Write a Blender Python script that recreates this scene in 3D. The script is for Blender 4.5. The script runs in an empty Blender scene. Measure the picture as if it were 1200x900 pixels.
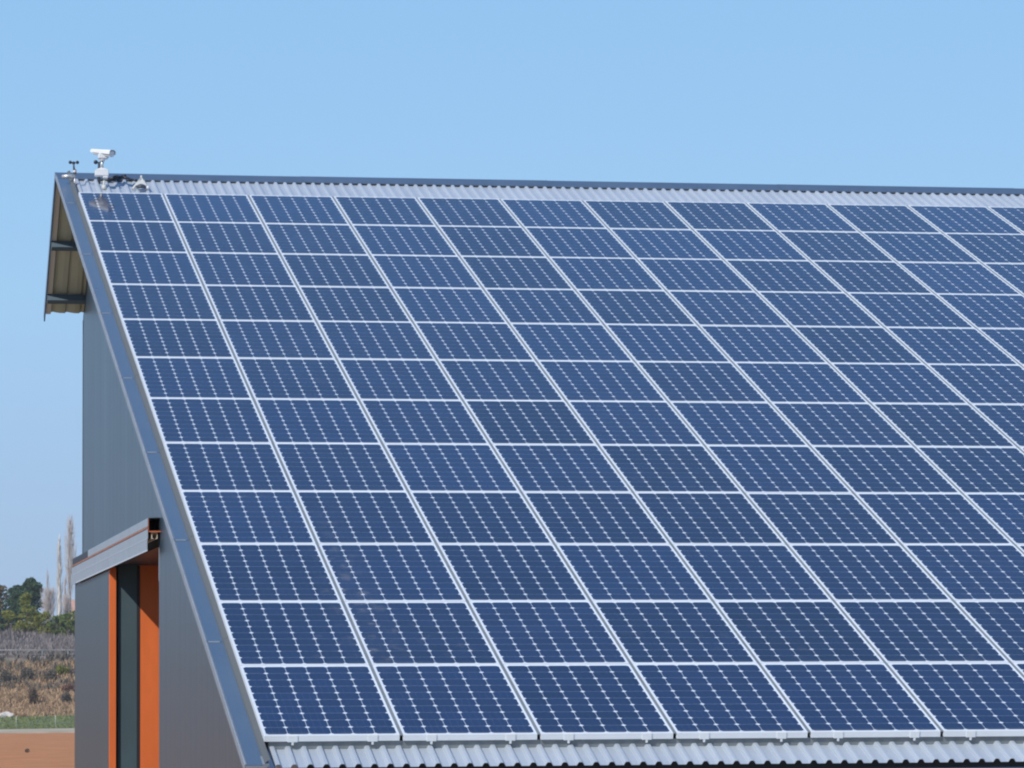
import bpy, bmesh, math, random
from mathutils import Vector, Matrix, Euler

random.seed(7)
S = bpy.context.scene
COL = S.collection
R = math.radians

# ------------------------------------------------------------------ camera data (solved from the panel grid)
CAM = Vector((0, 0, 3.0))
F = 4827.5                                   # focal length in pixels of a 1200 px wide frame
MW = Matrix(((0.9846072722, 0.0077667065, 0.1746086990),
             (-0.1746692766, 0.0794943492, 0.9814129061),
             (-0.0062580589, -0.9968050595, 0.0796273193)))

def at(px, py, Y):
    d = MW @ Vector(((px - 600) / F, (py - 450) / F, 1.0))
    return CAM + d * (Y / d.y)

# ------------------------------------------------------------------ mesh helpers
class MB:
    def __init__(self):
        self.v = []; self.f = []; self.mi = []; self.smooth = []
    def add(self, vs, fs, mi=0, smooth=False):
        o = len(self.v)
        self.v += [tuple(p) for p in vs]
        for f in fs:
            self.f.append(tuple(o + i for i in f)); self.mi.append(mi); self.smooth.append(smooth)
    def box(self, a, b, mi=0):
        x0, y0, z0 = a; x1, y1, z1 = b
        vs = [(x0,y0,z0),(x1,y0,z0),(x1,y1,z0),(x0,y1,z0),(x0,y0,z1),(x1,y0,z1),(x1,y1,z1),(x0,y1,z1)]
        self.add(vs, [(0,3,2,1),(4,5,6,7),(0,1,5,4),(1,2,6,5),(2,3,7,6),(3,0,4,7)], mi)
    def obox(self, c, ax, ay, az, mi=0):
        """box with centre c and half-axis vectors"""
        c = Vector(c); ax = Vector(ax); ay = Vector(ay); az = Vector(az)
        vs = [c + ax*i + ay*j + az*k for k in (-1,1) for (i,j) in ((-1,-1),(1,-1),(1,1),(-1,1))]
        self.add(vs, [(0,3,2,1),(4,5,6,7),(0,1,5,4),(1,2,6,5),(2,3,7,6),(3,0,4,7)], mi)
    def cbox(self, a, b, c=0.004, mi=0):
        """box with chamfered vertical and horizontal edges"""
        bm = bmesh.new()
        bmesh.ops.create_cube(bm, size=1)
        for v in bm.verts:
            v.co = Vector([(a[i] + b[i]) / 2 + v.co[i] * (b[i] - a[i]) for i in range(3)])
        bmesh.ops.bevel(bm, geom=bm.edges[:], offset=c, segments=1, affect='EDGES')
        bm.verts.index_update()
        self.add([v.co.copy() for v in bm.verts], [tuple(v.index for v in f.verts) for f in bm.faces], mi)
        bm.free()
    def tube(self, pts, rads, n=8, mi=0, cap=True, smooth=True):
        pts = [Vector(p) for p in pts]
        if not isinstance(rads, (list, tuple)): rads = [rads] * len(pts)
        vs = []; fs = []
        up = None
        for i, p in enumerate(pts):
            d = (pts[min(i+1, len(pts)-1)] - pts[max(i-1, 0)]).normalized()
            ref = Vector((0,0,1)) if abs(d.z) < .9 else Vector((1,0,0))
            if up is None: up = ref
            a = d.cross(up)
            if a.length < 1e-4: a = d.cross(Vector((0.3,1,0.2)))
            a.normalize(); b = d.cross(a).normalized()
            for k in range(n):
                t = 2*math.pi*k/n
                vs.append(p + (a*math.cos(t) + b*math.sin(t)) * rads[i])
        for i in range(len(pts)-1):
            for k in range(n):
                k2 = (k+1) % n
                fs.append((i*n+k, i*n+k2, (i+1)*n+k2, (i+1)*n+k))
        if cap:
            fs.append(tuple(range(n-1, -1, -1)))
            fs.append(tuple((len(pts)-1)*n + k for k in range(n)))
        self.add(vs, fs, mi, smooth)
    def ball(self, c, r, mi=0, seg=10, ring=6, sc=(1,1,1), zmin=-1.0):
        vs = []; fs = []
        c = Vector(c)
        a0 = math.asin(zmin)
        for i in range(ring+1):
            a = a0 + (math.pi/2 - a0) * i / ring
            for k in range(seg):
                t = 2*math.pi*k/seg
                vs.append(c + Vector((r*sc[0]*math.cos(a)*math.cos(t), r*sc[1]*math.cos(a)*math.sin(t), r*sc[2]*math.sin(a))))
        for i in range(ring):
            for k in range(seg):
                k2 = (k+1) % seg
                fs.append((i*seg+k, i*seg+k2, (i+1)*seg+k2, (i+1)*seg+k))
        fs.append(tuple(range(seg-1, -1, -1)))
        self.add(vs, fs, mi, True)
    def build(self, name, mats, parent=None):
        me = bpy.data.meshes.new(name)
        me.from_pydata(self.v, [], self.f)
        if not isinstance(mats, (list, tuple)): mats = [mats]
        for m in mats: me.materials.append(m)
        me.polygons.foreach_set('material_index', self.mi)
        me.polygons.foreach_set('use_smooth', self.smooth)
        me.update()
        o = bpy.data.objects.new(name, me)
        COL.objects.link(o)
        if parent is not None:
            o.parent = parent
            o.matrix_parent_inverse = parent.matrix_basis.inverted()
        return o

def tag(o, label, cat, group=None, kind=None):
    if label: o['label'] = label
    if cat: o['category'] = cat
    if group: o['group'] = group
    if kind: o['kind'] = kind
    return o

def thing(name, label, cat, loc=(0,0,0), rot=(0,0,0), group=None):
    o = bpy.data.objects.new(name, None); COL.objects.link(o)
    o.location = loc; o.rotation_euler = rot
    o.empty_display_size = .1
    return tag(o, label, cat, group)

# ------------------------------------------------------------------ materials
def mat(name, col, rough=.5, metal=0.0, spec=.5, var=0.0, vscale=5.0, vstretch=(1,1,1), col2=None, bump=0.0, bscale=60, coat=0.0, coat_rough=.1, rvar=0.0):
    m = bpy.data.materials.new(name); m.use_nodes = True
    nt = m.node_tree; b = nt.nodes['Principled BSDF']
    b.inputs['Roughness'].default_value = rough
    b.inputs['Metallic'].default_value = metal
    b.inputs['Specular IOR Level'].default_value = spec
    b.inputs['Coat Weight'].default_value = coat
    b.inputs['Coat Roughness'].default_value = coat_rough
    b.inputs['Base Color'].default_value = (*col, 1)
    if var or col2 or bump or rvar:
        tc = nt.nodes.new('ShaderNodeTexCoord')
        mp = nt.nodes.new('ShaderNodeMapping'); mp.inputs['Scale'].default_value = vstretch
        nt.links.new(tc.outputs['Object'], mp.inputs['Vector'])
        no = nt.nodes.new('ShaderNodeTexNoise'); no.inputs['Scale'].default_value = vscale
        no.inputs['Detail'].default_value = 6; no.inputs['Roughness'].default_value = .65
        nt.links.new(mp.outputs['Vector'], no.inputs['Vector'])
        rp = nt.nodes.new('ShaderNodeValToRGB')
        rp.color_ramp.elements[0].position = .3; rp.color_ramp.elements[1].position = .7
        c2 = col2 or tuple(min(1, c*(1+var)) for c in col)
        c1 = col if col2 else tuple(c*(1-var) for c in col)
        rp.color_ramp.elements[0].color = (*c1, 1); rp.color_ramp.elements[1].color = (*c2, 1)
        nt.links.new(no.outputs['Fac'], rp.inputs['Fac'])
        nt.links.new(rp.outputs['Color'], b.inputs['Base Color'])
        if rvar:
            mr = nt.nodes.new('ShaderNodeMapRange')
            mr.inputs['To Min'].default_value = max(.02, rough - rvar); mr.inputs['To Max'].default_value = rough + rvar
            nt.links.new(no.outputs['Fac'], mr.inputs['Value']); nt.links.new(mr.outputs['Result'], b.inputs['Roughness'])
        if bump:
            n2 = nt.nodes.new('ShaderNodeTexNoise'); n2.inputs['Scale'].default_value = bscale
            nt.links.new(mp.outputs['Vector'], n2.inputs['Vector'])
            bp = nt.nodes.new('ShaderNodeBump'); bp.inputs['Strength'].default_value = bump; bp.inputs['Distance'].default_value = .02
            nt.links.new(n2.outputs['Fac'], bp.inputs['Height']); nt.links.new(bp.outputs['Normal'], b.inputs['Normal'])
    return m

def leaf_mat(name, c1, c2, trans=.25):
    """foliage: colour differs from leaf to leaf (random per mesh island)"""
    m = bpy.data.materials.new(name); m.use_nodes = True
    nt = m.node_tree; b = nt.nodes['Principled BSDF']
    g = nt.nodes.new('ShaderNodeNewGeometry')
    rp = nt.nodes.new('ShaderNodeValToRGB')
    rp.color_ramp.elements[0].color = (*c1, 1); rp.color_ramp.elements[1].color = (*c2, 1)
    nt.links.new(g.outputs['Random Per Island'], rp.inputs['Fac'])
    nt.links.new(rp.outputs['Color'], b.inputs['Base Color'])
    b.inputs['Roughness'].default_value = .7
    b.inputs['Specular IOR Level'].default_value = .2
    if trans:
        tr = nt.nodes.new('ShaderNodeBsdfTranslucent'); mx = nt.nodes.new('ShaderNodeMixShader')
        mx.inputs['Fac'].default_value = trans
        nt.links.new(rp.outputs['Color'], tr.inputs['Color'])
        nt.links.new(b.outputs['BSDF'], mx.inputs[1]); nt.links.new(tr.outputs['BSDF'], mx.inputs[2])
        nt.links.new(mx.outputs['Shader'], nt.nodes['Material Output'].inputs['Surface'])
    return m

PW, PH = 0.9835, 1.643             # a solar panel
PX, PY_ = 1.0097, 1.6559           # pitch of the array
CELL = 0.1585

def cell_material():
    m = bpy.data.materials.new('solar_cells'); m.use_nodes = True
    nt = m.node_tree; N = nt.nodes; L = nt.links; b = N['Principled BSDF']
    def math_(op, a, bb=None):
        n = N.new('ShaderNodeMath'); n.operation = op
        for i, x in enumerate((a, bb)):
            if x is None: continue
            if isinstance(x, (int, float)): n.inputs[i].default_value = x
            else: L.new(x, n.inputs[i])
        return n.outputs[0]
    tc = N.new('ShaderNodeTexCoord'); sp = N.new('ShaderNodeSeparateXYZ'); L.new(tc.outputs['Object'], sp.inputs[0])
    cx = math_('DIVIDE', math_('SUBTRACT', sp.outputs['X'], PW/2 - 3*CELL), CELL)
    cy = math_('DIVIDE', math_('SUBTRACT', sp.outputs['Y'], PH/2 - 5*CELL), CELL)
    ax = math_('MULTIPLY', math_('ABSOLUTE', math_('SUBTRACT', math_('FRACT', cx), .5)), CELL)
    ay = math_('MULTIPLY', math_('ABSOLUTE', math_('SUBTRACT', math_('FRACT', cy), .5)), CELL)
    inx = math_('LESS_THAN', ax, .0778); iny = math_('LESS_THAN', ay, .0787)
    ind = math_('LESS_THAN', math_('ADD', ax, ay), .1375)
    ok = math_('MULTIPLY', math_('MULTIPLY', inx, iny), ind)
    for v, n in ((cx, 6), (cy, 10)):
        ok = math_('MULTIPLY', ok, math_('MULTIPLY', math_('GREATER_THAN', v, 0), math_('LESS_THAN', v, n)))
    # colour varies from cell to cell and from panel to panel
    oi = N.new('ShaderNodeObjectInfo')
    cmb = N.new('ShaderNodeCombineXYZ')
    L.new(math_('FLOOR', cx), cmb.inputs[0]); L.new(math_('FLOOR', cy), cmb.inputs[1]); L.new(math_('MULTIPLY', oi.outputs['Random'], 61.0), cmb.inputs[2])
    wn = N.new('ShaderNodeTexWhiteNoise'); L.new(cmb.outputs[0], wn.inputs['Vector'])
    val = math_('ADD', math_('MULTIPLY', wn.outputs['Value'], .35), math_('MULTIPLY', oi.outputs['Random'], .65))
    rp = N.new('ShaderNodeValToRGB')
    rp.color_ramp.elements[0].color = (.0016, .0055, .027, 1); rp.color_ramp.elements[1].color = (.0078, .0225, .080, 1)
    L.new(val, rp.inputs['Fac'])
    # grid fingers make the cell a little lighter between the two busbars: thin silver lines
    bx = math_('ABSOLUTE', math_('SUBTRACT', ax, .026))
    bus = math_('MULTIPLY', math_('LESS_THAN', bx, .0007), .15)
    mb = N.new('ShaderNodeMix'); mb.data_type = 'RGBA'
    L.new(bus, mb.inputs['Factor']); L.new(rp.outputs['Color'], mb.inputs['A']); mb.inputs['B'].default_value = (.35, .38, .42, 1)
    mx = N.new('ShaderNodeMix'); mx.data_type = 'RGBA'
    L.new(ok, mx.inputs['Factor']); mx.inputs['A'].default_value = (.74, .78, .82, 1); L.new(mb.outputs['Result'], mx.inputs['B'])
    # dust dried on the glass: large soft film plus small spots on few panels
    ge = N.new('ShaderNodeNewGeometry')
    n1 = N.new('ShaderNodeTexNoise'); n1.inputs['Scale'].default_value = .55; n1.inputs['Detail'].default_value = 5; L.new(ge.outputs['Position'], n1.inputs['Vector'])
    n2 = N.new('ShaderNodeTexNoise'); n2.inputs['Scale'].default_value = 7.0; n2.inputs['Detail'].default_value = 4; L.new(ge.outputs['Position'], n2.inputs['Vector'])
    def rng(v, a, bb, c, d):
        r = N.new('ShaderNodeMapRange'); r.inputs['From Min'].default_value = a; r.inputs['From Max'].default_value = bb
        r.inputs['To Min'].default_value = c; r.inputs['To Max'].default_value = d; L.new(v, r.inputs['Value']); return r.outputs['Result']
    film = rng(n1.outputs['Fac'], .35, .7, .0, .010)
    spots = math_('MULTIPLY', rng(n2.outputs['Fac'], .60, .72, 0, .11), rng(n1.outputs['Fac'], .54, .62, 0, 1))
    # streak of grime near the joint of the first two columns (it has its own place on the roof)
    px = N.new('ShaderNodeSeparateXYZ'); L.new(ge.outputs['Position'], px.inputs[0])
    near = math_('MULTIPLY', rng(math_('ABSOLUTE', math_('SUBTRACT', px.outputs['X'], 4.55)), 0, .28, 1, 0),
                 math_('MULTIPLY', rng(px.outputs['Y'], 30.8, 31.6, 0, 1), rng(px.outputs['Y'], 32.5, 35.5, 1, 0)))
    grime = math_('MULTIPLY', near, rng(n2.outputs['Fac'], .52, .64, .02, .30))
    # dust washed down against the lower frame of every panel
    n3 = N.new('ShaderNodeTexNoise'); n3.inputs['Scale'].default_value = 4.5; n3.inputs['Detail'].default_value = 3; L.new(ge.outputs['Position'], n3.inputs['Vector'])
    sill = math_('MULTIPLY', rng(sp.outputs['Y'], .015, .085, 1, 0), rng(n3.outputs['Fac'], .35, .65, .06, .30))
    grime = math_('ADD', grime, sill)
    dirt = math_('MINIMUM', math_('ADD', film, math_('ADD', spots, grime)), .6)
    md = N.new('ShaderNodeMix'); md.data_type = 'RGBA'
    L.new(dirt, md.inputs['Factor']); L.new(mx.outputs['Result'], md.inputs['A']); md.inputs['B'].default_value = (.30, .27, .25, 1)
    L.new(md.outputs['Result'], b.inputs['Base Color'])
    b.inputs['IOR'].default_value = 1.5
    rg = math_('ADD', math_('MULTIPLY', dirt, .5), .07)
    L.new(rg, b.inputs['Roughness'])
    return m

M = {}
M['cells'] = cell_material()
M['alu'] = mat('anodised_aluminium', (.68,.72,.75), .38, .0, .6, var=.05, vscale=3)
M['clamp'] = mat('clamp_aluminium', (.70,.73,.75), .4, .0)
M['strip'] = mat('mill_finish_strip', (.20,.22,.23), .5, .1, .4, var=.12, vscale=2)
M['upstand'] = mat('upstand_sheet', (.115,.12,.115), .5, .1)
M['galv'] = mat('galvanised_sheet', (.42,.47,.53), .42, .25, .5, col2=(.51,.56,.615), vscale=1.3, vstretch=(1,.25,.25), bump=.06, bscale=14)
M['flash'] = mat('coated_flashing', (.15,.21,.28), .30, .6, .6, col2=(.175,.24,.31), vscale=1.1, bump=.05, bscale=5, rvar=.07)
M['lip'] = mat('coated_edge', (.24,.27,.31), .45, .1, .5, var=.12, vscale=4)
M['ridge'] = mat('ridge_sheet', (.105,.145,.205), .33, .4, .5, var=.15, vscale=2)
M['wall'] = mat('grey_wall_sheet', (.035,.058,.082), .36, 0, .5, var=.10, vscale=1.4, vstretch=(1,1,.12), bump=.05, bscale=3, rvar=.06)
M['door'] = mat('grey_door_sheet', (.029,.049,.062), .38, 0, .5, var=.08, vscale=1.2, vstretch=(1,1,.15), bump=.04, bscale=3)
M['hood'] = mat('hood_sheet', (.30,.335,.375), .38, .15, .5, var=.08, vscale=2.5, bump=.06, bscale=4)
M['hoodlight'] = mat('hood_edge', (.50,.54,.58), .4, .1)
M['orange'] = mat('orange_primer', (.62,.135,.032), .55, 0, .4, var=.10, vscale=3, vstretch=(1,1,.3))
M['orange_edge'] = mat('orange_primer_worn', (.36,.15,.085), .6, 0, .3, var=.25, vscale=9)
M['lining'] = mat('jamb_lining', (.055,.085,.10), .45, 0, .4, var=.1, vscale=2)
M['dark_steel'] = mat('dark_steel', (.022,.026,.034), .5, .2)
M['purlin'] = mat('painted_purlin', (.085,.125,.155), .5, .1)
M['soffit'] = mat('soffit_sheet', (.42,.42,.31), .5, .05, .4, col2=(.53,.52,.39), vscale=1.2, vstretch=(3,.6,.6))
M['soffit_edge'] = mat('soffit_trim', (.70,.62,.52), .5, .05)
M['concrete'] = mat('concrete', (.30,.29,.27), .8, var=.15, vscale=2)
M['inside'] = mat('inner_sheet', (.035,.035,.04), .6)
M['white'] = mat('white_enamel', (.66,.68,.69), .35, 0, .5, var=.03, vscale=8)
M['offwhite'] = mat('cream_plastic', (.52,.53,.50), .5, var=.06, vscale=20)
M['black'] = mat('black_plastic', (.012,.014,.022), .4)
M['dgrey'] = mat('dark_grey_plastic', (.05,.058,.075), .45)
M['lens'] = mat('lens_glass', (.01,.012,.015), .06)
M['red'] = mat('red_plastic', (.35,.05,.04), .5)
M['steel'] = mat('stainless_tube', (.55,.56,.56), .35, .6)

# ------------------------------------------------------------------ roof frame of reference
TH = R(18.5); CT, ST = math.cos(TH), math.sin(TH)
O = Vector((3.4303, 48.3591, 9.1520))            # upper left corner of the array, on top of the frames
def rp(x, s, h):                                   # x along the eave, s down the slope, h off the panel tops
    return Vector((x, O.y - s*CT - h*ST, O.z - s*ST + h*CT))
NCOL, NROW = 13, 12
H_CREST, H_VALLEY = -.086, -.111
S_RIDGE, S_EAVE = -1.534, 20.245
X_VERGE, X_WALL, X_END = 3.25, 3.742, 17.6
RIDGE = rp(0, S_RIDGE, H_VALLEY)                   # y, z of the ridge line
Y_BACK, Z_BACK = 51.86, 8.06                       # lower edge of the short rear slope
Y_FRONT = 29.62

# ------------------------------------------------------------------ the barn
barn = thing('barn', 'large grey metal barn with an orange sliding door frame under the solar roof', 'barn', (X_WALL, 40.6, 0))

def corrugated(name, x0, x1, pt, s0, s1, matl, pitch=.115, rise=.025, parent=barn, ns=2, drop=0.0016):
    """trapezoid sheet: pt(x, s, h)"""
    mb = MB(); xs = []
    k = 0
    x = x0
    while x < x1:
        for dx, h in ((0,0),(.060,0),(.070,rise*.75),(.077,rise),(.098,rise),(.105,rise*.75)):
            xs.append((x+dx, h))
        x += pitch
    n = len(xs); vs = []; fs = []
    for j in range(ns):
        s = s0 + (s1-s0)*j/(ns-1)
        for X_, h in xs: vs.append(pt(X_, s, h))
    for j in range(ns):
        s = s0 + (s1-s0)*j/(ns-1)
        for X_, h in xs: vs.append(pt(X_, s, h-drop))
    q = ns*n
    for j in range(ns-1):
        for i in range(n-1):
            fs.append((j*n+i, (j+1)*n+i, (j+1)*n+i+1, j*n+i+1))
            fs.append((q+j*n+i, q+j*n+i+1, q+(j+1)*n+i+1, q+(j+1)*n+i))
    for i in range(n-1):
        j = ns-1
        fs.append((j*n+i, q+j*n+i, q+j*n+i+1, j*n+i+1))
        fs.append((i, i+1, q+i+1, q+i))
    mb.add(vs, fs)
    return mb.build(name, matl, parent)

# front slope, sheet lengths overlapped twice
for s0, s1, dh in ((S_RIDGE+.02, 6.9, .004), (6.7, 13.8, .002), (13.6, S_EAVE, 0)):
    corrugated('front_roof_sheet', 3.405, X_END, lambda x, s, h: rp(x, s, H_VALLEY+h+dh), s0, s1, M['galv'])

# back slope
BL = math.hypot(Y_BACK-RIDGE.y, Z_BACK-RIDGE.z); bd = Vector((0, Y_BACK-RIDGE.y, Z_BACK-RIDGE.z)) / BL; bn = Vector((0, -bd.z, bd.y))
def bp(x, s, h): return Vector((x, RIDGE.y, RIDGE.z)) + bd*s + bn*h
corrugated('rear_roof_sheet', 3.27, X_END, lambda x, s, h: bp(x, s, h), .02, BL, M['soffit'], pitch=.18, rise=.02)
mb = MB()
for s, hh in ((1.17, .10), (2.15, .10)):
    mb.obox(bp((3.268+X_END)/2, s, -.023-hh/2), ((X_END-3.268)/2, 0, 0), bd*.035, bn*(hh/2))
mb.build('rear_purlin', M['purlin'], barn)
mb = MB()   # verge trim of the rear slope: flat flange under the sheet and a dark outer edge
mb.obox(bp(3.30, BL/2+.03, -.018), (.03,0,0), bd*(BL/2-.03), bn*.003)
mb.build('rear_soffit_trim', M['soffit_edge'], barn)
mb = MB()
mb.obox(bp(3.258, BL/2+.06, .012), (.008,0,0), bd*(BL/2+.06), bn*.05)
mb.build('rear_verge_board', M['ridge'], barn)

# ridge cap: two flaps, the front one notched over the ribs is simply laid on the crests
mb = MB()
L0 = 3.0
x = X_VERGE
i = 0
while x < X_END:
    x2 = min(x+L0+.08, X_END); e = .0025*(i % 2)
    hc = H_CREST+.006+e
    a = [rp(x, S_RIDGE-.01, hc+.012), rp(x2, S_RIDGE-.01, hc+.012), rp(x2, S_RIDGE+.30, hc), rp(x, S_RIDGE+.30, hc)]
    b = [p - Vector((0, 0, .0015)) for p in a]
    mb.add(a+b, [(0,3,2,1),(4,5,6,7),(3,7,6,2),(0,4,7,3),(1,2,6,5)])
    a = [rp(x, S_RIDGE-.01, hc+.012), rp(x2, S_RIDGE-.01, hc+.012), bp(x2, .30, .04+e), bp(x, .30, .04+e)]
    b = [p - Vector((0, 0, .0015)) for p in a]
    mb.add(a+b, [(0,1,2,3),(4,7,6,5),(3,2,6,7),(0,3,7,4),(1,5,6,2)])
    # folded drip along the front edge
    mb.obox(rp((x+x2)/2, S_RIDGE+.30, hc-.006), ((x2-x)/2,0,0), Vector((0,-CT,-ST))*.002, Vector((0,-ST,CT))*.0065)
    x += L0; i += 1
mb.build('ridge_cap', M['ridge'], barn)

# verge flashing in overlapping lengths along the front slope
seams = [S_RIDGE-.02]
for y in (48.18, 45.48, 42.72, 40.05, 37.38, 34.65, 31.95):
    seams.append((O.y - y)/CT)
seams.append(S_EAVE+.03)
for i in range(len(seams)-1):
    s0, s1 = seams[i], seams[i+1] + (.06 if i < len(seams)-2 else 0)
    e0, e1 = .0025, .0                                # upper piece laps over the lower one
    hf = H_CREST+.004
    mb = MB()
    prof = [(3.250,-.055),(3.250,0.004),(3.256,.010),(3.266,.004),(3.272,0),(3.388,0),(3.394,.016),(3.404,.029),(3.418,.035),(3.4298,0.040)]
    vs = []
    for (s, e) in ((s0, e1), (s1, e0)):
        for (X_, h) in prof: vs.append(rp(X_ - (.001 if e and X_ < 3.252 else 0), s, hf+h+e))
    n = len(prof)
    for (s, e) in ((s0, e1), (s1, e0)):
        for (X_, h) in prof: vs.append(rp(X_+.0015, s, hf+h+e-.0015))
    fs = [(k, k+1, n+k+1, n+k) for k in range(n-1)] + [(2*n+k, 3*n+k, 3*n+k+1, 2*n+k+1) for k in range(n-1)]
    fs += [(n+k, n+k+1, 3*n+k+1, 3*n+k) for k in range(n-1)]
    mb.add(vs, fs)
    for k in range(n-1):
        pass
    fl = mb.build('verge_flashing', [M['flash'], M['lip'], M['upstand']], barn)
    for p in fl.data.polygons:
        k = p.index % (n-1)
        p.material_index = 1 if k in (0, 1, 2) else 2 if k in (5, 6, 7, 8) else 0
    # rivets and the pale sealant line at the lap
    mb = MB()
    if i:
        mb.obox(rp(3.318, s0+.065, hf+.001), (.045,0,0), Vector((0,-CT,-ST))*.012, Vector((0,-ST,CT))*.003)
        mb.build('sealant_line', M['lip'], fl)
# flashing's foot at the eave: a small closing piece
mb = MB()
mb.obox(rp(3.33, S_EAVE+.045, H_CREST-.03), (.075,0,0), Vector((0,-CT,-ST))*.004, Vector((0,-ST,CT))*.033)
mb.obox(rp(3.40, S_EAVE-.05, H_CREST+.004), (.022,0,0), Vector((0,-CT,-ST))*.085, Vector((0,-ST,CT))*.012)
mb.build('eave_closer', M['lip'], barn)

# foam-filled rib ends stay open; a gutter hides in the shade below the eave
mb = MB()
ev = rp(0, S_EAVE, H_VALLEY)
gp = [(-.10,-.04),(-.115,-.05),(-.11,-.15),(-.0,-.17),(.06,-.15),(.07,-.05)]
vs = [(X_, ev.y+dy, ev.z+dz) for X_ in (3.42, X_END) for dy, dz in gp]
n = len(gp)
mb.add(vs, [(k, k+1, n+k+1, n+k) for k in range(n-1)] + [tuple(range(n)), tuple(range(2*n-1, n-1, -1))])
mb.build('gutter', M['ridge'], barn)

# walls ------------------------------------------------------------------------------------------
def z_front(y): return RIDGE.z + (y-RIDGE.y)*math.tan(TH) - .03
def z_back(y): return RIDGE.z + (y-RIDGE.y)*(Z_BACK-RIDGE.z)/(Y_BACK-RIDGE.y) - .03
def ztop(y): return z_front(y) if y < RIDGE.y else z_back(y)
Y_J0, Y_J1, Z_DOOR = 41.28, 46.50, 4.70            # the door opening
Y_REAR = 51.90
def wall_strip(mb, ya, yb, zlo):
    """profiled sheet with shallow ribs, facing -X"""
    ys = [ya]; y = math.floor(ya/.5)*.5
    while y < yb:
        for d in (0, .05, .40, .45):
            if ya < y+d < yb: ys.append(y+d)
        y += .5
    if ya < RIDGE.y < yb: ys.append(RIDGE.y)
    ys.append(yb); ys = sorted(set(round(v, 4) for v in ys))
    def dx(y):
        t = (y % .5)
        if t < .05: u = t/.05
        elif t < .40: u = 1
        elif t < .45: u = 1-(t-.40)/.05
        else: u = 0
        return -.0014*u
    vs = []
    for y in ys: vs += [(X_WALL+dx(y), y, zlo), (X_WALL+dx(y), y, min(ztop(y), 99))]
    mb.add(vs, [(2*i, 2*i+1, 2*i+3, 2*i+2) for i in range(len(ys)-1)])
mb = MB()
wall_strip(mb, Y_FRONT, Y_J0, 0.12); wall_strip(mb, Y_J0, Y_J1, Z_DOOR); wall_strip(mb, Y_J1, Y_REAR, 0.12)
mb.build('gable_wall', M['wall'], barn)
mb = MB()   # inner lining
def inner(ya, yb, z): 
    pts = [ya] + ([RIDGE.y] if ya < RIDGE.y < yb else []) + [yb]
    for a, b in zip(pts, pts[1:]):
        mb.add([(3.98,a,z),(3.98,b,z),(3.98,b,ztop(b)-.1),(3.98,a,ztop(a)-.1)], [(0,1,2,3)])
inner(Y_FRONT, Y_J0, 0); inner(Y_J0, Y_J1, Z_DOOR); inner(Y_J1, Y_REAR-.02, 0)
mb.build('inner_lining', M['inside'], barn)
mb = MB()   # front, rear and far end walls
mb.box((X_WALL+.004, Y_FRONT, 0.12), (X_END-.3, Y_FRONT+.08, z_front(Y_FRONT)-.01))
mb.build('front_wall', M['wall'], barn)
mb = MB()
mb.box((X_WALL+.004, Y_REAR-.08, 0.12), (X_END-.3, Y_REAR-.001, ztop(Y_REAR-.04)-.03))
mb.build('rear_wall', M['wall'], barn)
mb = MB()
xe = X_END-.3
mb.add([(xe,Y_FRONT,0),(xe,Y_REAR,0),(xe,Y_REAR,ztop(Y_REAR)-.03),(xe,RIDGE.y,ztop(RIDGE.y)-.03),(xe,Y_FRONT,ztop(Y_FRONT)-.03)], [(0,1,2,3,4)])
mb.build('far_end_wall', M['wall'], barn)
mb = MB()
mb.box((X_WALL+.012, Y_FRONT+.012, -.3), (X_END-.312, Y_REAR-.012, .13))
mb.build('plinth', M['concrete'], barn)
mb = MB(); mb.box((X_WALL+.004,Y_J0,Z_DOOR-.012),(4.4,Y_J1-.004,Z_DOOR+.1)); mb.build('lintel', M['black'], barn)  # black colour stands in for the deep shade under the door header
# corner trim at the rear, light edge at the near jamb
mb = MB()
mb.box((X_WALL-.006, Y_REAR-.06, .12), (X_WALL+.03, Y_REAR+.006, ztop(Y_REAR)-.03))
mb.build('corner_trim', M['wall'], barn)
mb = MB()
mb.box((X_WALL-.005, Y_J0-.03, 4.34), (X_WALL+.012, Y_J0+.004, Z_DOOR-.01))
mb.build('jamb_trim', M['hood'], barn)
# far jamb seen through the open doorway: grey lining, then the orange steel column behind it
mb = MB()
mb.box((X_WALL+.006, Y_J1, .131), (3.962, Y_J1+.03, Z_DOOR-.002))
mb.build('door_jamb', M['lining'], barn)
mb = MB()
mb.box((3.995, Y_J1+.005, .131), (4.23, Y_J1+.02, Z_DOOR+1.2))     # column flange
mb.box((4.10, Y_J1+.02, .131), (4.112, Y_J1+.20, Z_DOOR+1.2))
mb.box((3.995, Y_J1+.20, .131), (4.23, Y_J1+.215, Z_DOOR+1.2))
mb.build('steel_column', M['orange'], barn)
mb = MB()
mb.box((3.963, Y_J1-.003, .131), (3.994, Y_J1+.02, Z_DOOR+1.2))
mb.build('jamb_gap_strip', M['dark_steel'], barn)  # dark strip put in for the dark gap between lining and column

# sliding door leaf, run back over the wall towards the rear
door = MB()
def leaf():
    y0, y1 = 46.44+.03, 52.0
    ys = []; y = y0
    while y < y1:
        for d, u in ((0,0),(.03,1),(.27,1),(.30,0)):
            if y+d <= y1: ys.append((y+d, u))
        y += .33
    ys.append((y1, 0))
    vs = []
    for (y, u) in ys: vs += [(3.654-.0015*u, y, .17), (3.654-.0015*u, y, 4.66)]
    door.add(vs, [(2*i, 2*i+1, 2*i+3, 2*i+2) for i in range(len(ys)-1)])
    door.box((3.656, y0+.002, .17), (3.725, y1-.002, 4.659))
leaf()
dr = door.build('sliding_door', M['door'], barn)
mb = MB()
mb.cbox((3.648, 46.44, .165), (3.727, 46.469, 4.665), .003)
mb.build('edge_post', M['orange'], dr)
mb = MB()
mb.box((3.646, 46.475, .14), (3.73, 52.0, .169))
mb.build('bottom_rail', M['dark_steel'], dr)
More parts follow.
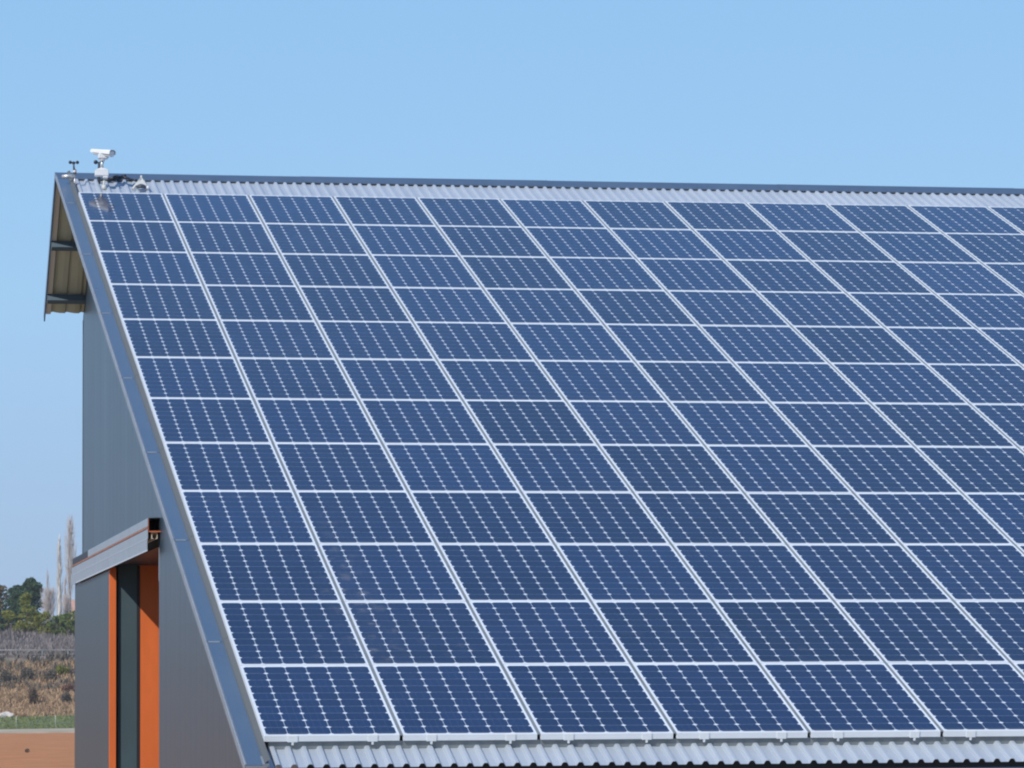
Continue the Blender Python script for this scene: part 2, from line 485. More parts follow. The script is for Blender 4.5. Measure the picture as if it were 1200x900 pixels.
mb = MB()
for yy in (46.9, 49.2, 51.5):
    mb.box((3.676, yy-.04, 4.661), (3.694, yy+.04, 4.78)); mb.tube([(3.672, yy, 4.76), (3.698, yy, 4.76)], .03, 12)
mb.build('roller_hanger', M['steel'], dr)

# track hood above the door
Y0, Y1 = 41.17, 52.06
hood = MB()
def hood_sheet(mb, prof, ya, yb, t=.002):
    n = len(prof); vs = []
    for y in (ya, yb):
        for (X_, z) in prof: vs.append((X_, y, z))
    for y in (ya, yb):
        for (X_, z) in prof: vs.append((X_+t, y, z))
    fs = [(k, n+k, n+k+1, k+1) for k in range(n-1)] + [(2*n+k, 2*n+k+1, 3*n+k+1, 3*n+k) for k in range(n-1)]
    fs += [(k, k+1, 2*n+k+1, 2*n+k) for k in range(n-1)] + [(n+k, 3*n+k, 3*n+k+1, n+k+1) for k in range(n-1)]
    mb.add(vs, fs)
hood_sheet(hood, [(3.735,4.974),(3.622,4.969),(3.617,4.962),(3.617,4.886)], Y0, 49.3)
hd = hood.build('track_hood', M['hood'], barn)
mb = MB(); hood_sheet(mb, [(3.622,4.860),(3.617,4.855),(3.617,4.765),(3.612,4.757),(3.611,4.652)], Y0, Y1-.4)
hood_sheet(mb, [(3.623,4.858),(3.619,4.853),(3.619,4.760),(3.614,4.752),(3.614,4.640)], Y1-.42, Y1)
mb.build('lower_fascia', M['hood'], hd)
mb = MB(); mb.box((3.6085, Y0-.001, 4.636), (3.6145, 51.2, 4.6515)); mb.box((3.6095, Y0, 4.757), (3.6165, Y1-.4, 4.763))
mb.build('bottom_lip', M['hoodlight'], hd)
mb = MB(); mb.box((3.6165, Y0, 4.866), (3.6215, Y1, 4.883))
mb.build('orange_strip', M['orange_edge'], hd)
mb = MB()      # hollow box beam, open at the near end
for (a, b) in (((3.626,4.962),(3.744,4.968)), ((3.626,4.836),(3.744,4.842)), ((3.626,4.842),(3.632,4.962)), ((3.736,4.842),(3.7385,4.962))):
    mb.box((a[0], Y0-.004, a[1]), (b[0], Y1, b[1]))
mb.box((3.632, Y0+.6, 4.842), (3.736, Y0+.61, 4.962))
mb.build('box_beam', [M['dark_steel']], hd)
mb = MB(); mb.box((3.6235, Y0-.008, 4.838), (3.6255, Y0+.25, 4.966)); mb.box((3.628, Y0-.03, 4.826), (3.775, Y0+.05, 4.8355))
mb.build('bracket_plate', M['orange'], hd)
mb = MB()      # C-shaped roller track
for (a, b) in (((3.655,4.76),(3.660,4.825)), ((3.708,4.76),(3.713,4.825)), ((3.660,4.76),(3.674,4.764)), ((3.694,4.76),(3.708,4.764)), ((3.660,4.82),(3.708,4.825))):
    mb.box((a[0], Y0-.006, a[1]), (b[0], Y1-.2, b[1]))
mb.build('roller_track', M['soffit_edge'], hd)

# mounting rails under the panels
for c in range(NCOL):
    for fr in (.21, .80):
        mb = MB()
        xr = O.x + c*PX + fr*PW
        mid = (S_EAVE-.28-.03 + -.02)/2
        mb.obox(rp(xr, (19.80-.03)/2, H_CREST+.0205), (.02,0,0), Vector((0,-CT,-ST))*(19.80+.03)/2, Vector((0,-ST,CT))*.0195)
        mb.build('mounting_rail', M['alu'], barn)

mb = MB()      # grey strip added to lighten the dark gap under the lowest frames
mb.obox(rp((O.x+.02+O.x+NCOL*PX)/2, 19.842, (-.050+H_VALLEY+.002)/2), ((NCOL*PX-.05)/2,0,0), Vector((0,-CT,-ST))*.004, Vector((0,-ST,CT))*(-.050-H_VALLEY-.002)/2)
mb.build('gap_lightener', M['strip'], barn)
for c in range(1, NCOL):
    mb = MB()
    mb.obox(rp(O.x + c*PX - (PX-PW)/2, 19.86/2, -.0065), ((PX-PW)/2-.0005,0,0), Vector((0,-CT,-ST))*9.925, Vector((0,-ST,CT))*.003)
    mb.build('joint_strip', M['strip'], barn)
# ------------------------------------------------------------------ solar panels
def rot_panel(): return (TH, 0, 0)
proto_frame = MB()
fw, ft = .011, .046
def frame_side(x0, y0, x1, y1):
    proto_frame.cbox((x0, y0, 0), (x1, y1, ft), .0012)
frame_side(0, 0, fw, PH); frame_side(PW-fw, 0, PW, PH)
frame_side(fw, 0, PW-fw, fw); frame_side(fw, PH-fw, PW-fw, PH)
fr0 = proto_frame.build('frame', M['alu'])
gl = MB()
gl.box((fw, fw, ft-.008), (PW-fw, PH-fw, ft-.0012))
gl0 = gl.build('glass_laminate', M['cells'])
cl = MB()
cl.cbox((-.037, -.006, -.004), (.037, .0005, ft+.002), .002)
cl.box((-.036, -.002, ft+.0005), (.036, .010, ft+.003))
cl.box((-.008, -.005, -.026), (.008, -.001, -.004))
cl0 = cl.build('end_clamp', M['clamp'])
ORD = ['first','second','third','fourth','fifth','sixth','seventh','eighth','ninth','tenth','eleventh','twelfth','thirteenth']
first = True
rng = random.Random(3)
for r in range(NROW):
    for c in range(NCOL):
        if r == 0: rowtxt = 'top row under the ridge'
        elif r == NROW-1: rowtxt = 'bottom row above the eave'
        else: rowtxt = ORD[r] + ' row from the ridge'
        coltxt = 'leftmost column beside the verge' if c == 0 else ORD[c] + ' column from the left'
        lab = 'blue solar panel in the %s, %s' % (rowtxt, coltxt)
        base = rp(O.x + c*PX, (r+1)*PY_ - (PY_-PH)/2, -ft)
        dz = rng.uniform(-.0012, .0012)
        t = thing('solar_panel', lab, 'solar panel', base, (TH + rng.uniform(-.0012,.0012), rng.uniform(-.0015,.0015), rng.uniform(-.0008,.0008)), 'solar panels laid edge to edge over the barn roof')
        for src in (fr0, gl0):
            o = src if first else src.copy()
            if not first: COL.objects.link(o)
            o.parent = t
        if r == NROW-1:
            for fr in (.21, .80):
                o = cl0.copy(); COL.objects.link(o); o.parent = t; o.location = (fr*PW, 0, 0)
        first = False
bpy.data.objects.remove(cl0)

# ------------------------------------------------------------------ devices on the ridge
YA = 49.12
def dev(px, py, Y=YA): return at(px, py, Y)
# cup anemometer on a bracket at the verge
b0 = dev(87.5, 217.5, 49.2)
an = thing('cup_anemometer', 'small dark cup anemometer on a silver bracket at the roof corner', 'anemometer', b0)
p0 = dev(72.5, 207, 49.2); p1 = dev(88, 206, 49.2)
mb = MB(); mb.tube([p0, p1], .023, 12); mb.tube([b0 + Vector((0,0,-.045)), Vector((b0.x, 49.2, p1.z))], .009, 8)
mb.cbox(b0 + Vector((-.03,-.03,-.055)), b0 + Vector((.03,.03,-.03)), .004)
mb.ball((b0.x, 49.2, p1.z-.085), .016)
mb.build('bracket', M['steel'], an)
sh = dev(86.5, 190.5, 49.2)
mb = MB(); mb.tube([(b0.x,49.2,p1.z+.02),(sh.x,49.2,sh.z-.05),(sh.x,49.2,sh.z+.004)], [.017,.011,.007], 8)
mb.build('shaft', M['dgrey'], an)
mb = MB(); mb.ball((b0.x-.004,49.185,p1.z+.05), .018); mb.build('connector', M['white'], an)
mb = MB(); mb.box((b0.x+.006,49.19,p1.z+.015),(b0.x+.02,49.21,p1.z+.075)); mb.build('cable_gland', M['red'], an)
mb = MB()
for a in (200, 335, 88):
    d = Vector((math.cos(R(a)), math.sin(R(a)), 0)); c = Vector((sh.x, 49.2, sh.z)) + d*.046
    mb.tube([(sh.x,49.2,sh.z), c], .004, 6); mb.ball(c, .021, seg=12, ring=8)
mb.build('cup_rotor', M['black'], an)

# security camera on its mast
Yc = 49.06
b0 = dev(122, 220.5, Yc)
cam = thing('security_camera', 'white security camera in a long housing on a short mast above the ridge', 'camera', b0)
P = lambda x, y, Y=Yc: dev(x, y, Y)
mb = MB(); mb.tube([b0 + Vector((0,0,-.05)), P(121.7, 205)], .0135, 10)
mb.tube([b0 + Vector((0,0,-.02)), b0 + Vector((0,0,.035))], .028, 10)
mb.build('mast', M['offwhite'], cam)
mb = MB(); mb.cbox(b0 + Vector((-.05,-.05,-.065)), b0 + Vector((.05,.05,-.035)), .005); mb.build('foot_plate', M['dgrey'], cam)
q0, q1 = P(111.2, 207), P(127.0, 199.5)
mb = MB()
cx = (q0.x+q1.x)/2; w = (q1.x-q0.x)/2; dp = .065
mb.cbox((cx-w, Yc-dp, q0.z+.006), (cx+w, Yc+dp, q1.z), .006)
mb.cbox((cx+w*.15, Yc-dp*.9, q0.z-.02), (cx+w*.92, Yc+dp*.8, q0.z+.01), .006)
rz = q1.z - .003   # low pyramid lid
vs = [(cx-w,Yc-dp,rz),(cx+w,Yc-dp,rz),(cx+w,Yc+dp,rz),(cx-w,Yc+dp,rz),(cx-.02,Yc-.02,rz+.028),(cx+.02,Yc-.02,rz+.028),(cx+.02,Yc+.02,rz+.028),(cx-.02,Yc+.02,rz+.028)]
mb.add(vs, [(0,1,5,4),(1,2,6,5),(2,3,7,6),(3,0,4,7),(4,5,6,7)])
mb.build('junction_box', M['white'], cam)
mb = MB(); mb.tube([P(119.6, 200), P(119.6, 186)], [.021,.014], 10); mb.build('neck', M['steel'], cam)
mb = MB()
q0, q1 = P(115, 187), P(127, 181)
mb.cbox((q0.x, Yc-.045, q0.z+.006), (q1.x, Yc+.045, q1.z+.01), .012)
mb.tube([P(119.6,189), P(119.6,184)], .034, 12)
mb.build('swivel', M['white'], cam)
# housing: long rounded box pointing to the lower right and towards the viewer
h0, h1 = P(110.5, 178.2, Yc+.10), P(131.5, 180.6, Yc-.10)
ax = (h1-h0).normalized(); side = ax.cross(Vector((0,0,1))).normalized(); upv = side.cross(ax).normalized()
L_ = (h1-h0).length
def housing_ring(t, ws, hs):
    pts = []
    for k in range(16):
        a = 2*math.pi*k/16
        cx_, sy_ = math.cos(a), math.sin(a)
        e = .6
        pts.append(h0 + ax*t + side*ws*math.copysign(abs(cx_)**e, cx_) + upv*hs*math.copysign(abs(sy_)**e, sy_))
    return pts
mb = MB(); vs = []
rings = [(0,.028,.022),(.008,.034,.030),(L_-.006,.040,.037),(L_,.035,.032)]
for r_ in rings: vs += housing_ring(*r_)
fs = [(i*16+k, i*16+(k+1)%16, (i+1)*16+(k+1)%16, (i+1)*16+k) for i in range(len(rings)-1) for k in range(16)]
fs += [tuple(range(15,-1,-1)), tuple(48+k for k in range(16))]
mb.add(vs, fs, 0, False)
hs_ = mb.build('housing', M['white'], cam)
mb = MB()   # sunshield above, overhanging the front
vs = []; 
for t in (-.030, L_+.004):
    for lift in (0, .004):
        for k in range(9):
            a = math.pi*(k/8)
            cc, ss = math.cos(a), math.sin(a)
            g_ = .8 if t < 0 else 1.12
            vs.append(h0 + ax*t + g_*side*(.048+lift)*math.copysign(abs(cc)**.6, cc) + g_*upv*((.042+lift)*ss**.6 if ss > 1e-6 else -.006))
fs = []
for k in range(8):
    fs += [(k, 18+k, 19+k, k+1), (9+k, 10+k, 28+k, 27+k), (18+k, 27+k, 28+k, 19+k), (k, k+1, 10+k, 9+k)]
mb.add(vs, fs); mb.build('sunshield', M['white'], hs_)
mb = MB(); mb.tube([h0 - ax*.004, h0 - ax*.0006], .017, 16); mb.build('lens_window', M['lens'], hs_)

# second wind sensor, dark, just behind the camera mast
Yw = 49.42
b1 = P(116, 206.5, Yw)
ws = thing('wind_vane', 'dark wind vane partly hidden behind the camera mast', 'wind vane', b1)
mb = MB(); t_ = P(116, 190.5, Yw); mb.tube([(t_.x,Yw,b1.z-.1), (t_.x,Yw,t_.z)], [.022,.014], 8); mb.build('shaft', M['dgrey'], ws)
mb = MB(); c_ = P(112.2, 190, Yw); mb.ball(c_, .026, sc=(1,.6,1), seg=12, ring=8); mb.tube([c_, (t_.x+.05,Yw,t_.z)], .006, 6)
mb.ball((t_.x+.05,Yw,t_.z), .010); mb.build('vane_arm', M['black'], ws)

# little white sensor on the upper edge of the array
Ys = 49.02
b2 = P(165.5, 219.5, Ys)
se = thing('sunlight_sensor', 'small white tripod sensor with a dark dome near the ridge', 'sensor', b2)
top = P(165.6, 208.5, Ys+.14)
mb = MB()
for dx, dy in ((-.10,-.03),(.085,-.03),(.0,.16)):
    mb.tube([top, (b2.x+dx, Ys+dy, rp(0,(O.y-Ys-dy)/CT,H_CREST).z)], [.011,.017], 6)
mb.tube([top + Vector((0,0,-.02)), top + Vector((0,0,.03))], .012, 8)
mid = (top + b2) * .5
mb.add([top + Vector((-.012,-.01,-.01)), (b2.x-.07,Ys-.02,b2.z+.02), (b2.x+.065,Ys-.02,b2.z+.02), top + Vector((.012,-.01,-.01)),
        top + Vector((-.012,.0,-.01)), (b2.x-.07,Ys-.01,b2.z+.02), (b2.x+.065,Ys-.01,b2.z+.02), top + Vector((.012,.0,-.01))],
       [(0,1,2,3),(7,6,5,4),(0,4,5,1),(1,5,6,2),(2,6,7,3),(3,7,4,0)])
mb.build('tripod', M['offwhite'], se)
mb = MB(); mb.ball((b2.x-.005, Ys-.07, b2.z-.012), .06, zmin=0, sc=(1.05,.9,.72), seg=16); mb.build('dome', M['dgrey'], se)
mb = MB(); mb.ball(P(173, 220, Ys-.07), .024, seg=12, ring=8); mb.build('bulb', M['white'], se)
# black looped tubes forming a clump on the ridge between mast and sensor
mb = MB()
pts = []
for k in range(15):
    t = k/14
    x = 3.80 + t*.40
    s = (O.y-49.36)/CT + .08*math.sin(t*7.0) - .05*math.sin(t*3.1)
    pts.append(rp(x, s-.12, H_CREST+.014+.006*math.sin(t*20)))
mb.tube(pts, .016, 6)
mb.tube([p + Vector((.0,.05*math.sin(i*.9),.022)) for i, p in enumerate(pts[:11])], .018, 6)
tag(mb.build('black_clump', M['black']), 'black clump along the ridge between camera and tripod sensor', 'black_clump')

# ------------------------------------------------------------------ terrain
PROF = [(-900,0),(60,0),(300,.42),(520,.85),(560,1.40),(600,3.0),(611,6.0),(625,9.0),(639,12.2),(650,12.35),(672,15.0),(690,17.3),(760,17.7),(1500,15),(4000,10)]
def zt(y):
    for (a, za), (b, zb) in zip(PROF, PROF[1:]):
        if a <= y <= b: return za + (zb-za)*(y-a)/(b-a)
    return PROF[-1][1]
def hsh(x, y): return math.sin(x*.13+1.7*math.sin(y*.071))*math.cos(y*.11+math.sin(x*.05))
def ground(x, y):
    amp = 0 if y < 520 else (.12 if y < 600 else (.55 if y < 636 else (.05 if y < 652 else .5)))
    return zt(y) + amp*hsh(x, y)
ysamp = sorted(set(list(range(-900, 0, 150)) + list(range(0, 500, 20)) + [500+2*i for i in range(10)] + [520+i*2.0 for i in range(85)] + list(range(690, 800, 8)) + list(range(800, 1600, 80)) + list(range(1600, 4001, 300))))
xsamp = sorted(set(list(range(-1500, -60, 120)) + [-60+2.5*i for i in range(80)] + list(range(140, 2000, 120))))
mb = MB()
nx = len(xsamp)
mb.add([(x, y, ground(x, y)) for y in ysamp for x in xsamp],
       [(j*nx+i, j*nx+i+1, (j+1)*nx+i+1, (j+1)*nx+i) for j in range(len(ysamp)-1) for i in range(nx-1)], 0, True)

def ground_mat():
    m = bpy.data.materials.new('ground_zones'); m.use_nodes = True
    nt = m.node_tree; N = nt.nodes; L = nt.links; b = N['Principled BSDF']
    b.inputs['Roughness'].default_value = .95; b.inputs['Specular IOR Level'].default_value = .1
    g = N.new('ShaderNodeNewGeometry'); sp = N.new('ShaderNodeSeparateXYZ'); L.new(g.outputs['Position'], sp.inputs[0])
    n1 = N.new('ShaderNodeTexNoise'); n1.inputs['Scale'].default_value = .35; n1.inputs['Detail'].default_value = 8; n1.inputs['Roughness'].default_value = .7
    L.new(g.outputs['Position'], n1.inputs['Vector'])
    n2 = N.new('ShaderNodeTexNoise'); n2.inputs['Scale'].default_value = .06; n2.inputs['Detail'].default_value = 4
    L.new(g.outputs['Position'], n2.inputs['Vector'])
    ad = N.new('ShaderNodeMath'); ad.operation = 'MULTIPLY_ADD'; ad.inputs[1].default_value = 13.0
    L.new(n1.outputs['Fac'], ad.inputs[0]); L.new(sp.outputs['Y'], ad.inputs[2])
    mr = N.new('ShaderNodeMapRange'); mr.inputs['From Min'].default_value = 506.5; mr.inputs['From Max'].default_value = 706.5
    L.new(ad.outputs[0], mr.inputs['Value'])
    rp_ = N.new('ShaderNodeValToRGB'); cr = rp_.color_ramp
    cr.elements[0].position = 0; cr.elements[0].color = (.46,.20,.085,1)
    stops = [(520,(.46,.20,.085)),(523,(.42,.35,.25)),(551,(.44,.37,.28)),(557,(.13,.16,.075)),(597,(.15,.175,.09)),(602,(.35,.25,.16)),(618,(.31,.22,.14)),(634,(.22,.17,.12)),(643,(.22,.20,.19)),(652,(.18,.15,.14)),(690,(.16,.15,.10))]
    for y, c in stops:
        e = cr.elements.new((y-500)/200); e.color = (*c, 1)
    cr.elements[-1].color = (.12,.12,.07,1)
    L.new(mr.outputs['Result'], rp_.inputs['Fac'])
    v = N.new('ShaderNodeMapRange'); v.inputs['From Min'].default_value = .3; v.inputs['From Max'].default_value = .7; v.inputs['To Min'].default_value = .72; v.inputs['To Max'].default_value = 1.25
    L.new(n1.outputs['Fac'], v.inputs['Value'])
    mx = N.new('ShaderNodeMix'); mx.data_type = 'RGBA'; mx.blend_type = 'MULTIPLY'; mx.inputs['Factor'].default_value = 1
    L.new(rp_.outputs['Color'], mx.inputs['A'])
    cv = N.new('ShaderNodeCombineXYZ')
    for i in range(3): L.new(v.outputs['Result'], cv.inputs[i])
    L.new(cv.outputs[0], mx.inputs['B'])
    L.new(mx.outputs['Result'], b.inputs['Base Color'])
    return m
tag(mb.build('ground', ground_mat()), None, None, None, 'structure')
# gravel yard round the barn and the road on the bank
mb = MB(); mb.add([(-40,5,.006),(40,5,.006),(40,75,.07),(-40,75,.07)], [(0,1,2,3)])
tag(mb.build('yard', mat('gravel', (.34,.27,.20), .95, 0, .1, var=.25, vscale=3)), None, None, None, 'structure')
mb = MB()
xs = [-60+2.5*i for i in range(80)]
mb.add([(x, y, ground(x, y)+.09) for y in (643.2, 648.6) for x in xs], [(i, i+1, 80+i+1, 80+i) for i in range(79)])
tag(mb.build('road', mat('asphalt', (.055,.055,.058), .9, var=.2, vscale=1)), None, None, None, 'structure')

# ------------------------------------------------------------------ vegetation
M['pine'] = leaf_mat('pine_needles', (.050,.095,.052), (.11,.17,.085), .35)
M['olive'] = leaf_mat('yellow_green_leaves', (.15,.175,.030), (.33,.32,.07))
M['green'] = leaf_mat('green_leaves', (.10,.145,.04), (.22,.26,.07))
M['ochre'] = leaf_mat('ochre_leaves', (.12,.10,.05), (.25,.20,.10))
M['twig'] = leaf_mat('bare_twigs', (.42,.36,.33), (.60,.53,.49), 0)
M['twig_pale'] = leaf_mat('pale_twigs', (.42,.38,.35), (.60,.55,.50), 0)
M['twig_grey'] = leaf_mat('grey_scrub', (.17,.145,.14), (.26,.225,.215), 0)
M['dry'] = leaf_mat('dry_grass', (.36,.235,.135), (.46,.325,.20), .2)
M['darkscrub'] = leaf_mat('dark_scrub', (.10,.09,.075), (.18,.15,.115), .1)
M['bark'] = mat('bark', (.15,.12,.10), .9, var=.3, vscale=3)
M['bark_pale'] = mat('pale_bark', (.62,.57,.52), .8, var=.15, vscale=2)

def leaves(mb, c, rad, n, size, rng, shell=.55, flat=.0):
    """n leaf-clump quads through an ellipsoid"""
    for _ in range(n):
        while True:
            d = Vector((rng.uniform(-1,1), rng.uniform(-1,1), rng.uniform(-1,1)))
            if .05 < d.length <= 1: break
        k = d.length; d = d / k * (shell + (1-shell)*k) if rng.random() < .7 else d
        p = Vector(c) + Vector((d.x*rad[0], d.y*rad[1], d.z*rad[2]))
        u = Vector((rng.gauss(0,1), rng.gauss(0,1), rng.gauss(0,1))).normalized()
        w = u.cross(Vector((rng.gauss(0,1), rng.gauss(0,1), rng.gauss(0,1)))).normalized()
        s = size * rng.uniform(.5, 1.3)
        mb.add([p-u*s-w*s*.5, p+u*s*.2-w*s*.6, p+u*s+w*s*.3, p-u*s*.1+w*s*.7], [(0,1,2,3)])

def leafy_tree(name, label, cat, px, top, base, Y, wpx, matl, seed, clumps=26, per=150, size=.16, group=None, cone=.0, trunk_h=.25):
    rng = random.Random(seed)
    c = at(px, base, Y); x = c.x; zb = ground(x, Y); zt_ = at(px, top, Y).z
    Hh = zt_ - zb; W = wpx*Y/F*.5
    t = thing(name, label, cat, (x, Y, zb), (0,0,0), group)
    mb = MB()
    lean = rng.uniform(-.1,.1)*W
    mb.tube([(x,Y,zb-.3),(x+lean*.4,Y,zb+Hh*.35),(x+lean,Y,zb+Hh*.7),(x+lean*1.2,Y,zb+Hh*.93)], [.045*Hh*.5,.034*Hh*.5,.018*Hh*.5,.004*Hh], 7)
    cl_ = []
    for i in range(clumps):
        f = rng.uniform(trunk_h, 1)**.9
        prof = (1-f)*1.25+.15 if cone > .5 else math.sin(math.pi*min(1, max(.12, (f-trunk_h*.6)/(1.06-trunk_h*.6))))**.6
        a = rng.uniform(0, 2*math.pi); rr = W*prof*rng.uniform(.25, .9)
        rad = W*rng.uniform(.22,.42)*(.65+.5*prof)
        zz = zb + Hh*f - rad*.5
        p = Vector((x + lean*f + rr*math.cos(a), Y + rr*math.sin(a), min(zz, zt_-rad*.75)))
        cl_.append((p, rad))
        mb.tube([(x+lean*f*.6, Y, max(zb+.2, p.z-rr*.5)), p], [.012*Hh*.5, .004*Hh*.5], 5)
    mb.build('trunk', M['bark'], t)
    mb = MB()
    for p, rad in cl_: leaves(mb, p, (rad*1.1, rad*1.1, rad*.85), per, size, rng)
    leaves(mb, (x+lean, Y, zt_-W*.16), (W*.16, W*.16, W*.2), per//2, size, rng)
    mb.build('crown', matl, t)
    return t

def bare_tree(name, label, cat, px, top, base, Y, wpx, twm, bm_, seed, n=420, trunk_r=.16, twig=.022, upright=.22, start=.08, group=None):
    rng = random.Random(seed)
    c = at(px, base, Y); x = c.x; zb = ground(x, Y); zt_ = at(px, top, Y).z
    Hh = zt_-zb; W = wpx*Y/F*.5
    t = thing(name, label, cat, (x, Y, zb), (0,0,0), group)
    mb = MB()
    pts = [(x + rng.uniform(-.06,.06)*W*i, Y, zb - .3 + (Hh+.3)*i/7) for i in range(8)]
    mb.tube(pts, [trunk_r*(1-.125*i) for i in range(8)], 8)
    mb.build('trunk', bm_, t)
    mb = MB()
    for i in range(n):
        f = start + (1-start)*rng.random()**.8
        z0 = zb + Hh*f*.92
        a = rng.uniform(0, 2*math.pi)
        env = W*(.35+.65*math.sin(math.pi*min(1, (f-start)/(1-start)*.75+.22)))
        r1 = env*rng.uniform(.25, 1.0)
        ln = min(r1/upright*rng.uniform(.6,1.1), zt_-z0+.3)
        r0 = 0
        if rng.random() < .6: r0 = r1*rng.uniform(.2,.6)
        p0 = Vector((x + r0*math.cos(a), Y + r0*math.sin(a), z0))
        p1 = Vector((x + (r0+(r1-r0)*.7)*math.cos(a+.2), Y + (r0+(r1-r0)*.7)*math.sin(a+.2), z0 + ln*.5))
        p2 = Vector((x + r1*math.cos(a+.3)+rng.uniform(-.1,.1), Y + r1*math.sin(a+.3), z0 + ln))
        mb.tube([p0, p1, p2], [twig*1.5, twig, twig*.35], 3, cap=False, smooth=False)
    mb.build('crown', twm, t)
    return t

leafy_tree('pine_tree', 'tall dark green round-topped pine left of the pale bare poplar', 'tree', 38, 677, 742, 706, 30, M['pine'], 1, 46, 170, .17)
leafy_tree('pine_tree', 'low dark green tree left of the round-topped pine', 'tree', 19, 686, 742, 712, 34, M['pine'], 2, 40, 160, .17)
leafy_tree('broadleaf_tree', 'ochre leafed tree at the left edge of the picture', 'tree', 1, 686, 742, 700, 28, M['ochre'], 3, 34, 120, .16, trunk_h=.1)
leafy_tree('juniper_bush', 'yellow green bush in front of the dark pines', 'bush', 32, 695, 750, 684, 34, M['olive'], 4, 30, 150, .15, cone=1, trunk_h=.08)
leafy_tree('juniper_bush', 'low olive green bush at the left under the dark trees', 'bush', 8, 716, 748, 686, 24, M['olive'], 5, 16, 130, .14, trunk_h=.05)
leafy_tree('broadleaf_bush', 'green bush in front of the poplar trunks beside the barn', 'bush', 70, 720, 752, 682, 24, M['green'], 6, 18, 130, .14, trunk_h=.05)
leafy_tree('broadleaf_bush', 'olive green bush touching the edge of the sliding door', 'bush', 87, 716, 750, 684, 22, M['olive'], 7, 16, 130, .14, trunk_h=.05)
bare_tree('poplar_tree', 'bare poplar with a bright pale trunk', 'tree', 69.5, 626, 738, 722, 10, M['twig_pale'], M['bark_pale'], 11, 330, .46, .024)
bare_tree('poplar_tree', 'tallest bare poplar, grey and closest to the barn', 'tree', 82, 603, 738, 734, 18, M['twig'], M['bark'], 12, 430, .20, .018, start=.25)
bare_tree('poplar_tree', 'thin bare poplar sapling left of the pale trunk', 'tree', 56, 664, 738, 726, 8, M['twig'], M['bark'], 13, 110, .08, .018)
bare_tree('poplar_tree', 'slender bare poplar between the two tall poplars', 'tree', 76.5, 672, 738, 738, 6, M['twig'], M['bark'], 14, 170, .11, .024)
bare_tree('bare_bush', 'brown leafless bush between the pines and the pale poplar', 'bush', 57, 690, 746, 694, 22, M['twig'], M['bark'], 15, 380, .07, .02, .30, .0)
bare_tree('bare_bush', 'pinkish leafless bush under the tall poplars', 'bush', 78, 698, 746, 698, 16, M['twig'], M['bark'], 16, 300, .07, .02, .30, .0)
for i, (px, top, w_, k, lab) in enumerate((
        (46, 718, 16, 'olive', 'small olive bush right of the yellow green one'), (60, 728, 20, 'green', 'low green bush below the pale poplar trunk'),
        (20, 722, 18, 'green', 'small green bush in front of the low dark tree'), (1, 722, 18, 'pine', 'small dark bush at the left edge above the scrub'),
        (51, 717, 26, 'olive', 'olive bush at the foot of the brown leafless bush'), (66, 722, 20, 'green', 'green bush at the foot of the pale poplar'),
        (80, 719, 22, 'green', 'green bush at the foot of the tallest poplar'))):
    leafy_tree('broadleaf_bush', lab, 'bush', px, top, 752, 690-2*i, w_, M[k], 70+i, 14, 110, .14, trunk_h=.0)
extra = [(-28,676,'pine','dark pine outside the left edge of the picture'), (-62,690,'olive','olive green tree far outside the left edge'), (-100,682,'pine','dark spreading pine farthest outside the left edge'),
         (118,700,'olive','olive green tree hidden behind the sliding door'), (150,684,'pine','dark pine hidden behind the barn wall'), (190,690,'green','green tree hidden behind the solar roof')]
for i, (px, top, k, lab) in enumerate(extra):
    leafy_tree('pine_tree' if k == 'pine' else 'broadleaf_tree', lab, 'tree', px, top, 742, 704+3*(i % 3), 34, M[k], 30+i, 18, 110, .2)

# scrub, brush and dry grass: nobody could count it
def scrub(name, label, matl, n, y0, y1, h, seed, w=.03, x0=0, x1=80, clump=0.0, lean=.5):
    rng = random.Random(seed); mb = MB()
    for _ in range(n):
        x = rng.uniform(x0, x1); y = rng.uniform(y0, y1)
        if clump and math.sin(x*.9+seed)*math.sin(y*.7+x*.31+seed) < clump*rng.uniform(-1,1): continue
        z = ground(x, y); hh = h*rng.uniform(.35,1.2)
        d = Vector((rng.gauss(0,lean), rng.gauss(0,lean), 1)).normalized()*hh
        s = Vector((rng.uniform(-1,1), rng.uniform(-1,1), 0)).normalized()*w*rng.uniform(.6,1.6)
        p = Vector((x, y, z-.05))
        mb.add([p-s, p+s, p+d*.6+s*1.6, p+d, p+d*.55-s*1.7], [(0,1,2,3,4)])
    return tag(mb.build(name, matl), label, 'scrub', None, 'stuff')
scrub('dry_brush', 'brown dry brush covering the lower bank', M['dry'], 42000, 599, 634, .75, 41, .05)
scrub('thorn_scrub', 'dark thorny scrub along the top of the bank below the road', M['darkscrub'], 14000, 616, 639, 1.2, 42, .06, clump=.6)
scrub('grey_brush', 'grey leafless brush on the slope above the road', M['twig_grey'], 42000, 651, 698, 1.4, 43, .04)
g = scrub('grass', 'green grass strip at the foot of the bank', leaf_mat('grass_blades', (.15,.180,.050), (.25,.255,.085)), 12000, 558, 599, .28, 44, .05)
g['category'] = 'grass'
